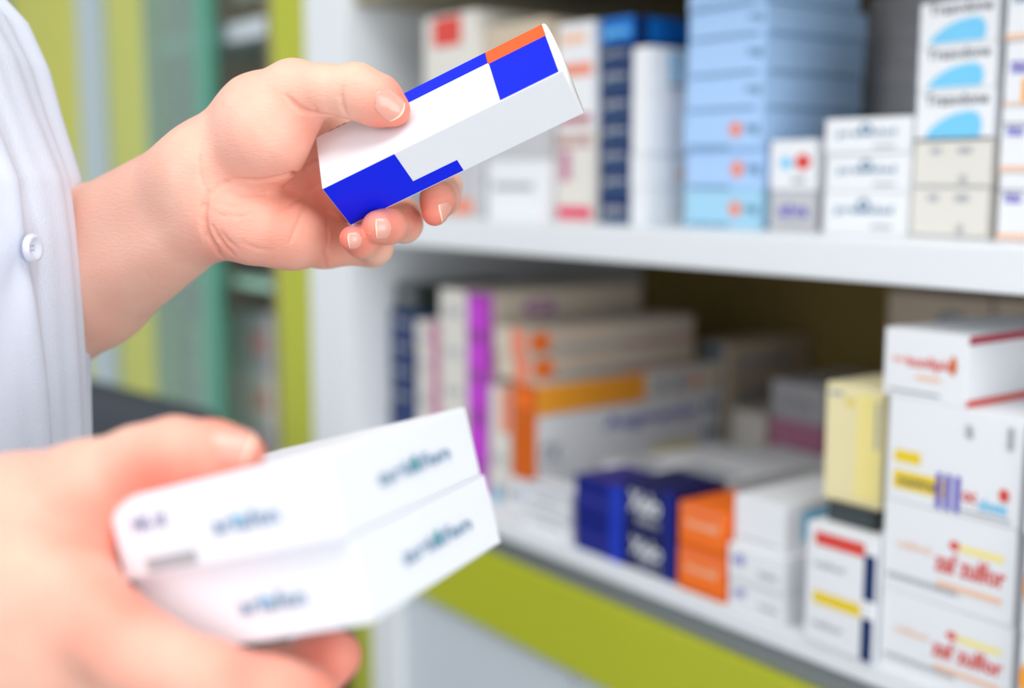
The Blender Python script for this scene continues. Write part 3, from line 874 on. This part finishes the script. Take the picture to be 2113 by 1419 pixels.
def skin_material():
    m = bpy.data.materials.new('skin'); m.use_nodes = True; nt = m.node_tree; b = nt.nodes['Principled BSDF']; N = nt.nodes.new; Lk = nt.links.new
    a = N('ShaderNodeAttribute'); a.attribute_name = 'rosy'
    tc = N('ShaderNodeTexCoord')
    n1 = N('ShaderNodeTexNoise'); n1.inputs['Scale'].default_value = 55; n1.inputs['Detail'].default_value = 5; Lk(tc.outputs['Object'], n1.inputs['Vector'])
    ad = N('ShaderNodeMath'); ad.operation = 'MULTIPLY_ADD'; Lk(n1.outputs['Fac'], ad.inputs[0]); ad.inputs[1].default_value = 0.5; Lk(a.outputs['Fac'], ad.inputs[2])
    sb = N('ShaderNodeMath'); sb.operation = 'SUBTRACT'; Lk(ad.outputs[0], sb.inputs[0]); sb.inputs[1].default_value = 0.16; sb.use_clamp = True
    mx = N('ShaderNodeMix'); mx.data_type = 'RGBA'; mx.inputs[6].default_value = (*SKIN_A, 1); mx.inputs[7].default_value = (*SKIN_B, 1)
    Lk(sb.outputs[0], mx.inputs[0]); Lk(mx.outputs[2], b.inputs['Base Color'])
    b.inputs['Roughness'].default_value = 0.48; b.inputs['Specular IOR Level'].default_value = 0.35
    b.inputs['Subsurface Weight'].default_value = 0.25; b.inputs['Subsurface Radius'].default_value = (1.0, 0.35, 0.18); b.inputs['Subsurface Scale'].default_value = 0.004
    v = N('ShaderNodeTexVoronoi'); v.inputs['Scale'].default_value = 900; Lk(tc.outputs['Object'], v.inputs['Vector'])
    # fine skin lines running around the thumb pad
    mp = N('ShaderNodeMapping'); mp.inputs['Rotation'].default_value = (0, 0.6, 0); mp.inputs['Scale'].default_value = (260, 260, 900); Lk(tc.outputs['Object'], mp.inputs['Vector'])
    n2 = N('ShaderNodeTexNoise'); n2.inputs['Scale'].default_value = 1.0; n2.inputs['Detail'].default_value = 3; Lk(mp.outputs[0], n2.inputs['Vector'])
    s = N('ShaderNodeMath'); s.operation = 'MULTIPLY_ADD'; Lk(v.outputs['Distance'], s.inputs[0]); s.inputs[1].default_value = 0.25; Lk(n2.outputs['Fac'], s.inputs[2])
    bp = N('ShaderNodeBump'); bp.inputs['Strength'].default_value = 0.5; bp.inputs['Distance'].default_value = 0.0005; Lk(s.outputs[0], bp.inputs['Height']); Lk(bp.outputs[0], b.inputs['Normal'])
    return m


SKIN_A = lin((244, 194, 172)); SKIN_B = lin((244, 132, 112))
body_me.materials.append(skin_material())
person = empty('person', (-.34, .56, 1.0))
tag(person, 'person in a white coat holding up a blue box and two white boxes', 'person')
body = link(bpy.data.objects.new('body', body_me))


def parent_keep(o, p):
    o.parent = p; o.matrix_parent_inverse = Matrix.Translation(-Vector(p.location)) if p.parent is None else Matrix.Identity(4)


parent_keep(body, person)

# --- nails
NAIL = mat('pink fingernail', (238, 168, 150), 0.25, spec=0.6, noise=0.02, coat=0.3)
NAILTIP = mat('pale free nail edge', (250, 226, 200), 0.3, noise=0.02)


def nail(fn, centre, normal, along, width, length, label=None, lift=.0002):
    n = Vector(normal).normalized(); d = Vector(along); d = (d - n * d.dot(n)).normalized(); s = n.cross(d)
    NU, NV = 13, 15
    bm = bmesh.new(); grid = []; pts = []
    for j in range(NV):
        t = j / (NV - 1)                                     # 0 cuticle .. 1 free edge
        wj = width * (1 - 0.55 * max(0, (0.32 - t) / 0.32) ** 2.2) * (1 - 0.18 * max(0, (t - .85) / .15) ** 2)
        for i in range(NU):
            sgm = i / (NU - 1) * 2 - 1
            tt = t - 0.10 * (sgm ** 2) * (1 if t > .5 else 0) * ((t - .5) * 2) + 0.12 * (sgm ** 2) * (1 - t) ** 2
            pts.append(Vector(centre) + s * (sgm * wj / 2) + d * ((tt - .5) * length) + n * .006)
    X = np.array([p[:] for p in pts], np.float32); nn = np.array(n[:], np.float32)
    for _ in range(40):
        X = X - nn * np.clip(fn(X), -.0005, .0009)[:, None]
    # keep it a stiff plate: cap the drop towards the free edge
    h = ((X - np.array(centre, np.float32)) @ nn).reshape(NV, NU)
    for j in range(1, NV):
        lim = h[j - 1] - (0.00016 if j > NV * .6 else .0006); h[j] = np.maximum(h[j], lim)
    X0 = np.array([p[:] for p in pts], np.float32); X0 = X0 - nn * ((X0 - np.array(centre, np.float32)) @ nn)[:, None]
    X = X0 + nn * (h.ravel()[:, None] + lift)
    vs = [bm.verts.new(x) for x in X.tolist()]
    for j in range(NV - 1):
        for i in range(NU - 1):
            a = j * NU + i
            f = bm.faces.new((vs[a], vs[a + 1], vs[a + NU + 1], vs[a + NU])); f.smooth = True
            f.material_index = 1 if j >= NV - 2 else 0
    bmesh.ops.recalc_face_normals(bm, faces=bm.faces)
    if sum((f.normal.dot(n) for f in bm.faces)) < 0: bmesh.ops.reverse_faces(bm, faces=bm.faces)
    # give the plate thickness
    r = bmesh.ops.extrude_face_region(bm, geom=bm.faces[:])
    for g in r['geom']:
        if isinstance(g, bmesh.types.BMVert): pass
    low = [v for v in vs]
    for v in low: v.co -= n * 0.0004
    o = obj('fingernail', bm, [NAIL, NAILTIP], None)
    o.parent = body; o.matrix_parent_inverse = Matrix.Translation(-Vector(person.location)) @ Matrix.Identity(4)
    o.matrix_parent_inverse = (body.matrix_parent_inverse).copy() if False else Matrix.Identity(4)
    return o


def nailpx(fn, px, py, normal, pxd, pyd, dd, width, length, d0=.45, d1=.70):
    """nail centred where the ray meets the finger; the nail points to picture point (pxd, pyd) at depth change dd"""
    c = on_surface(px, py, fn, d0, d1)
    if c is None: return
    dep = (c - CAM) @ FW
    along = P(pxd, pyd, dep + dd) - c
    g = gradient(fn, np.array([c], np.float32))[0]
    nrm = g if normal is None else np.array(normal)
    return nail(fn, c, nrm, along, width, length)


nailpx(left_d, 803, 215, None, 845, 246, .000, .0118, .0150)
nailpx(left_d, 793, 472, None, 768, 474, -.0015, .0100, .0080)
nailpx(left_d, 734, 497, None, 715, 501, -.002, .0078, .0070)
nailpx(left_d, 921, 437, None, 902, 446, -.004, .0098, .0080)
nailpx(right_d, 480, 906, None, 540, 912, -.002, .0125, .0140, .33, .5)

# --- white coat
COAT = mat('white cotton coat', (226, 232, 248), 0.85, spec=0.15, noise=0.02, bump=0.35, scale=900.0)


def coat_profile(z):
    """(front x, half depth) of the coat against height"""
    zs = [0.80, 1.00, 1.14, 1.20, 1.262, 1.31, 1.347, 1.375, 1.40, 1.43, 1.455, 1.478, 1.50, 1.53]
    xs = [-.209, -.210, -.2110, -.2105, -.2097, -.2090, -.2095, -.2105, -.2122, -.2220, -.2290, -.2400, -.2600, -.2950]
    ds = [.155, .150, .145, .145, .145, .146, .148, .152, .156, .160, .165, .170, .160, .090]
    return np.interp(z, zs, xs), np.interp(z, zs, ds)


CYC = 0.555
XC = -.355


def coat_point(phi, z, lift=0.0):
    xf, hd = coat_profile(z)
    a = xf - XC
    r = 1.0
    fold = 0.0022 * math.sin(phi * 17 + 1.5 * math.sin(z * 9)) + 0.0016 * math.sin(phi * 31 + z * 14)
    amp = min(1.0, abs(phi) / .12) if abs(phi) < .12 else 1.0
    fold *= amp
    # pulls around the button
    db = math.hypot((phi - PHI_B) * .13, (z - Z_B) * 0.45)
    fold += 0.0016 * math.exp(-(db / .035) ** 2) * math.cos(4 * math.atan2((z - Z_B) * .45, (phi - PHI_B) * .13)) * min(1, db / .012)
    e = abs(phi - PHI_B) / .105                         # the button band stands proud of the cloth
    fold += 0.0014 / (1 + math.exp(min(50.0, (e - 1) * 40))) - 0.0006 * math.exp(-((e - .88) / .05) ** 2)
    cx_, cy_ = math.cos(phi), math.sin(phi)
    aa = a if cx_ > 0 else .12
    pw = 0.9
    x = XC + (aa + fold + lift) * math.copysign(abs(cx_) ** pw, cx_)
    y = CYC + (hd + fold + lift) * math.copysign(abs(cy_) ** pw, cy_)
    return (x, y, z)


# where the button sits: the ray through its picture point meets the coat
PHI_B, Z_B = -0.75, 1.345
best = None
for ph in np.linspace(-1.5, 0, 120):
    for z in np.linspace(1.30, 1.38, 60):
        p = np.array(coat_point(ph, z)); q = p - CAM; d = q @ FW
        e = math.hypot(1056.5 + FPX * q[0] / d - 42, 709.5 - FPX * (q @ UP) / d - 512)
        if best is None or e < best[0]: best = (e, ph, z)
PHI_B, Z_B = best[1], best[2]
print('button', best)
bm = bmesh.new()
zs = np.concatenate([np.linspace(.80, 1.14, 30), np.linspace(1.142, 1.53, 150)])
NP = 360
rings = [[bm.verts.new(coat_point(-math.pi + 2 * math.pi * k / NP, z)) for k in range(NP)] for z in zs]
for r0, r1 in zip(rings, rings[1:]):
    for k in range(NP): bm.faces.new((r0[k], r0[(k + 1) % NP], r1[(k + 1) % NP], r1[k])).smooth = True
# sleeves
for sgn, sh, el, t1 in ((1, SH_L, EL_L, .72), (-1, SH_R, EL_R, .80)):
    sh = np.array(sh); el = np.array(el)
    pts = [sh + (el - sh) * t for t in np.linspace(-.12, t1, 14)]
    add_tube(bm, [tuple(p) for p in pts], [.030 if i == 0 else .058 - .0006 * i + .0012 * math.sin(i * 2.1) for i in range(14)], 40, cap=False)
coat = obj('coat', bm, COAT, None, smooth=True)
md = coat.modifiers.new('cloth', 'SOLIDIFY'); md.thickness = 0.0012; md.offset = -1
parent_keep(coat, person)


for k, z in enumerate((Z_B - .10, Z_B, Z_B + .09)):
    p0 = Vector(coat_point(PHI_B, z, .003)); p1 = Vector(coat_point(PHI_B + .01, z, .003)); p2 = Vector(coat_point(PHI_B, z + .002, .003))
    nrm = Vector((math.cos(PHI_B) / .155, math.sin(PHI_B) / .148, 0.05)).normalized()
    bm = bmesh.new()
    prof = [(0, .0008), (.0022, .0008), (.0030, .0014), (.0044, .0028), (.0056, .0026), (.0062, .0012), (.0060, 0.0)]
    rr = []
    for r, h in prof:
        rr.append([bm.verts.new((max(r, 1e-5) * math.cos(q), max(r, 1e-5) * math.sin(q), h)) for q in [2 * math.pi * i / 32 for i in range(32)]])
    for r0, r1 in zip(rr, rr[1:]):
        for i in range(32): bm.faces.new((r0[i], r1[i], r1[(i + 1) % 32], r0[(i + 1) % 32])).smooth = True
    for q in range(4):
        cxx, cyy = .0013 * math.cos(math.pi / 4 + q * math.pi / 2), .0013 * math.sin(math.pi / 4 + q * math.pi / 2)
        f = bm.faces.new([bm.verts.new((cxx + .00045 * math.cos(t), cyy + .00045 * math.sin(t), .00085)) for t in [2 * math.pi * i / 10 for i in range(10)]])
        f.material_index = 1
    b = obj('button', bm, [mat('pearly white button', (226, 230, 246), 0.2, spec=.6, coat=.5), mat('button hole', (120, 126, 140), .6)], None)
    M = nrm.to_track_quat('Z', 'Y').to_matrix().to_4x4(); M.translation = p0
    b.parent = coat; b.matrix_local = M

# ------------------------------------------------------------------ dark chair back seen low in the gap
ch = empty('office_chair', (-.50, 1.30, 0.0))
ch.rotation_euler = (0, 0, 0.3)
tag(ch, 'dark grey rounded chair standing before the green framed display cabinet', 'chair')
DK = mat('charcoal upholstery', (58, 64, 72), 0.7, noise=0.05); DKM = mat('dark plastic', (36, 38, 42), 0.5)
bm = bmesh.new(); rows = []
for i in range(17):
    t = i / 16; z = .60 + .575 * t; w = .27 * (1 - .55 * max(0, (t - .55) / .45) ** 2.4) * (1 - .15 * (1 - t)) * (1 if t < 1 else .35)
    for_s = []
    for k in range(24):
        q = 2 * math.pi * k / 24; for_s.append(bm.verts.new((w * math.copysign(abs(math.cos(q)) ** .8, math.cos(q)), .035 * math.sin(q) + .05 * (math.cos(q) * w / .27) ** 2 * -1 + .03 * t, z)))
    rows.append(for_s)
for r0, r1 in zip(rows, rows[1:]):
    for k in range(24): bm.faces.new((r0[k], r0[(k + 1) % 24], r1[(k + 1) % 24], r1[k])).smooth = True
bm.faces.new(rows[0][::-1]); bm.faces.new(rows[-1])
obj('backrest', bm, DK, ch)
bm = bmesh.new(); add_box(bm, -.23, .23, -.46, -.03, .44, .51, 0, .03); obj('seat', bm, DK, ch)
bm = bmesh.new(); add_tube(bm, [(0, -.2, .08), (0, -.2, .44)], [.025, .025], 16); obj('post', bm, DKM, ch)
bm = bmesh.new(); add_box(bm, -.03, .03, -.06, .06, .42, .66, 0, .005); obj('back_bracket', bm, DKM, ch)
for k in range(5):
    q = 2 * math.pi * k / 5 + .3; e = (.28 * math.cos(q), -.2 + .28 * math.sin(q), .06)
    bm = bmesh.new(); add_tube(bm, [(0, -.2, .10), e], [.022, .014], 10); lg = obj('leg', bm, DKM, ch)
    bm = bmesh.new(); add_tube(bm, [(e[0], e[1] - .012, .03), (e[0], e[1] + .012, .03)], [.029, .029], 16); obj('caster', bm, DKM, lg)
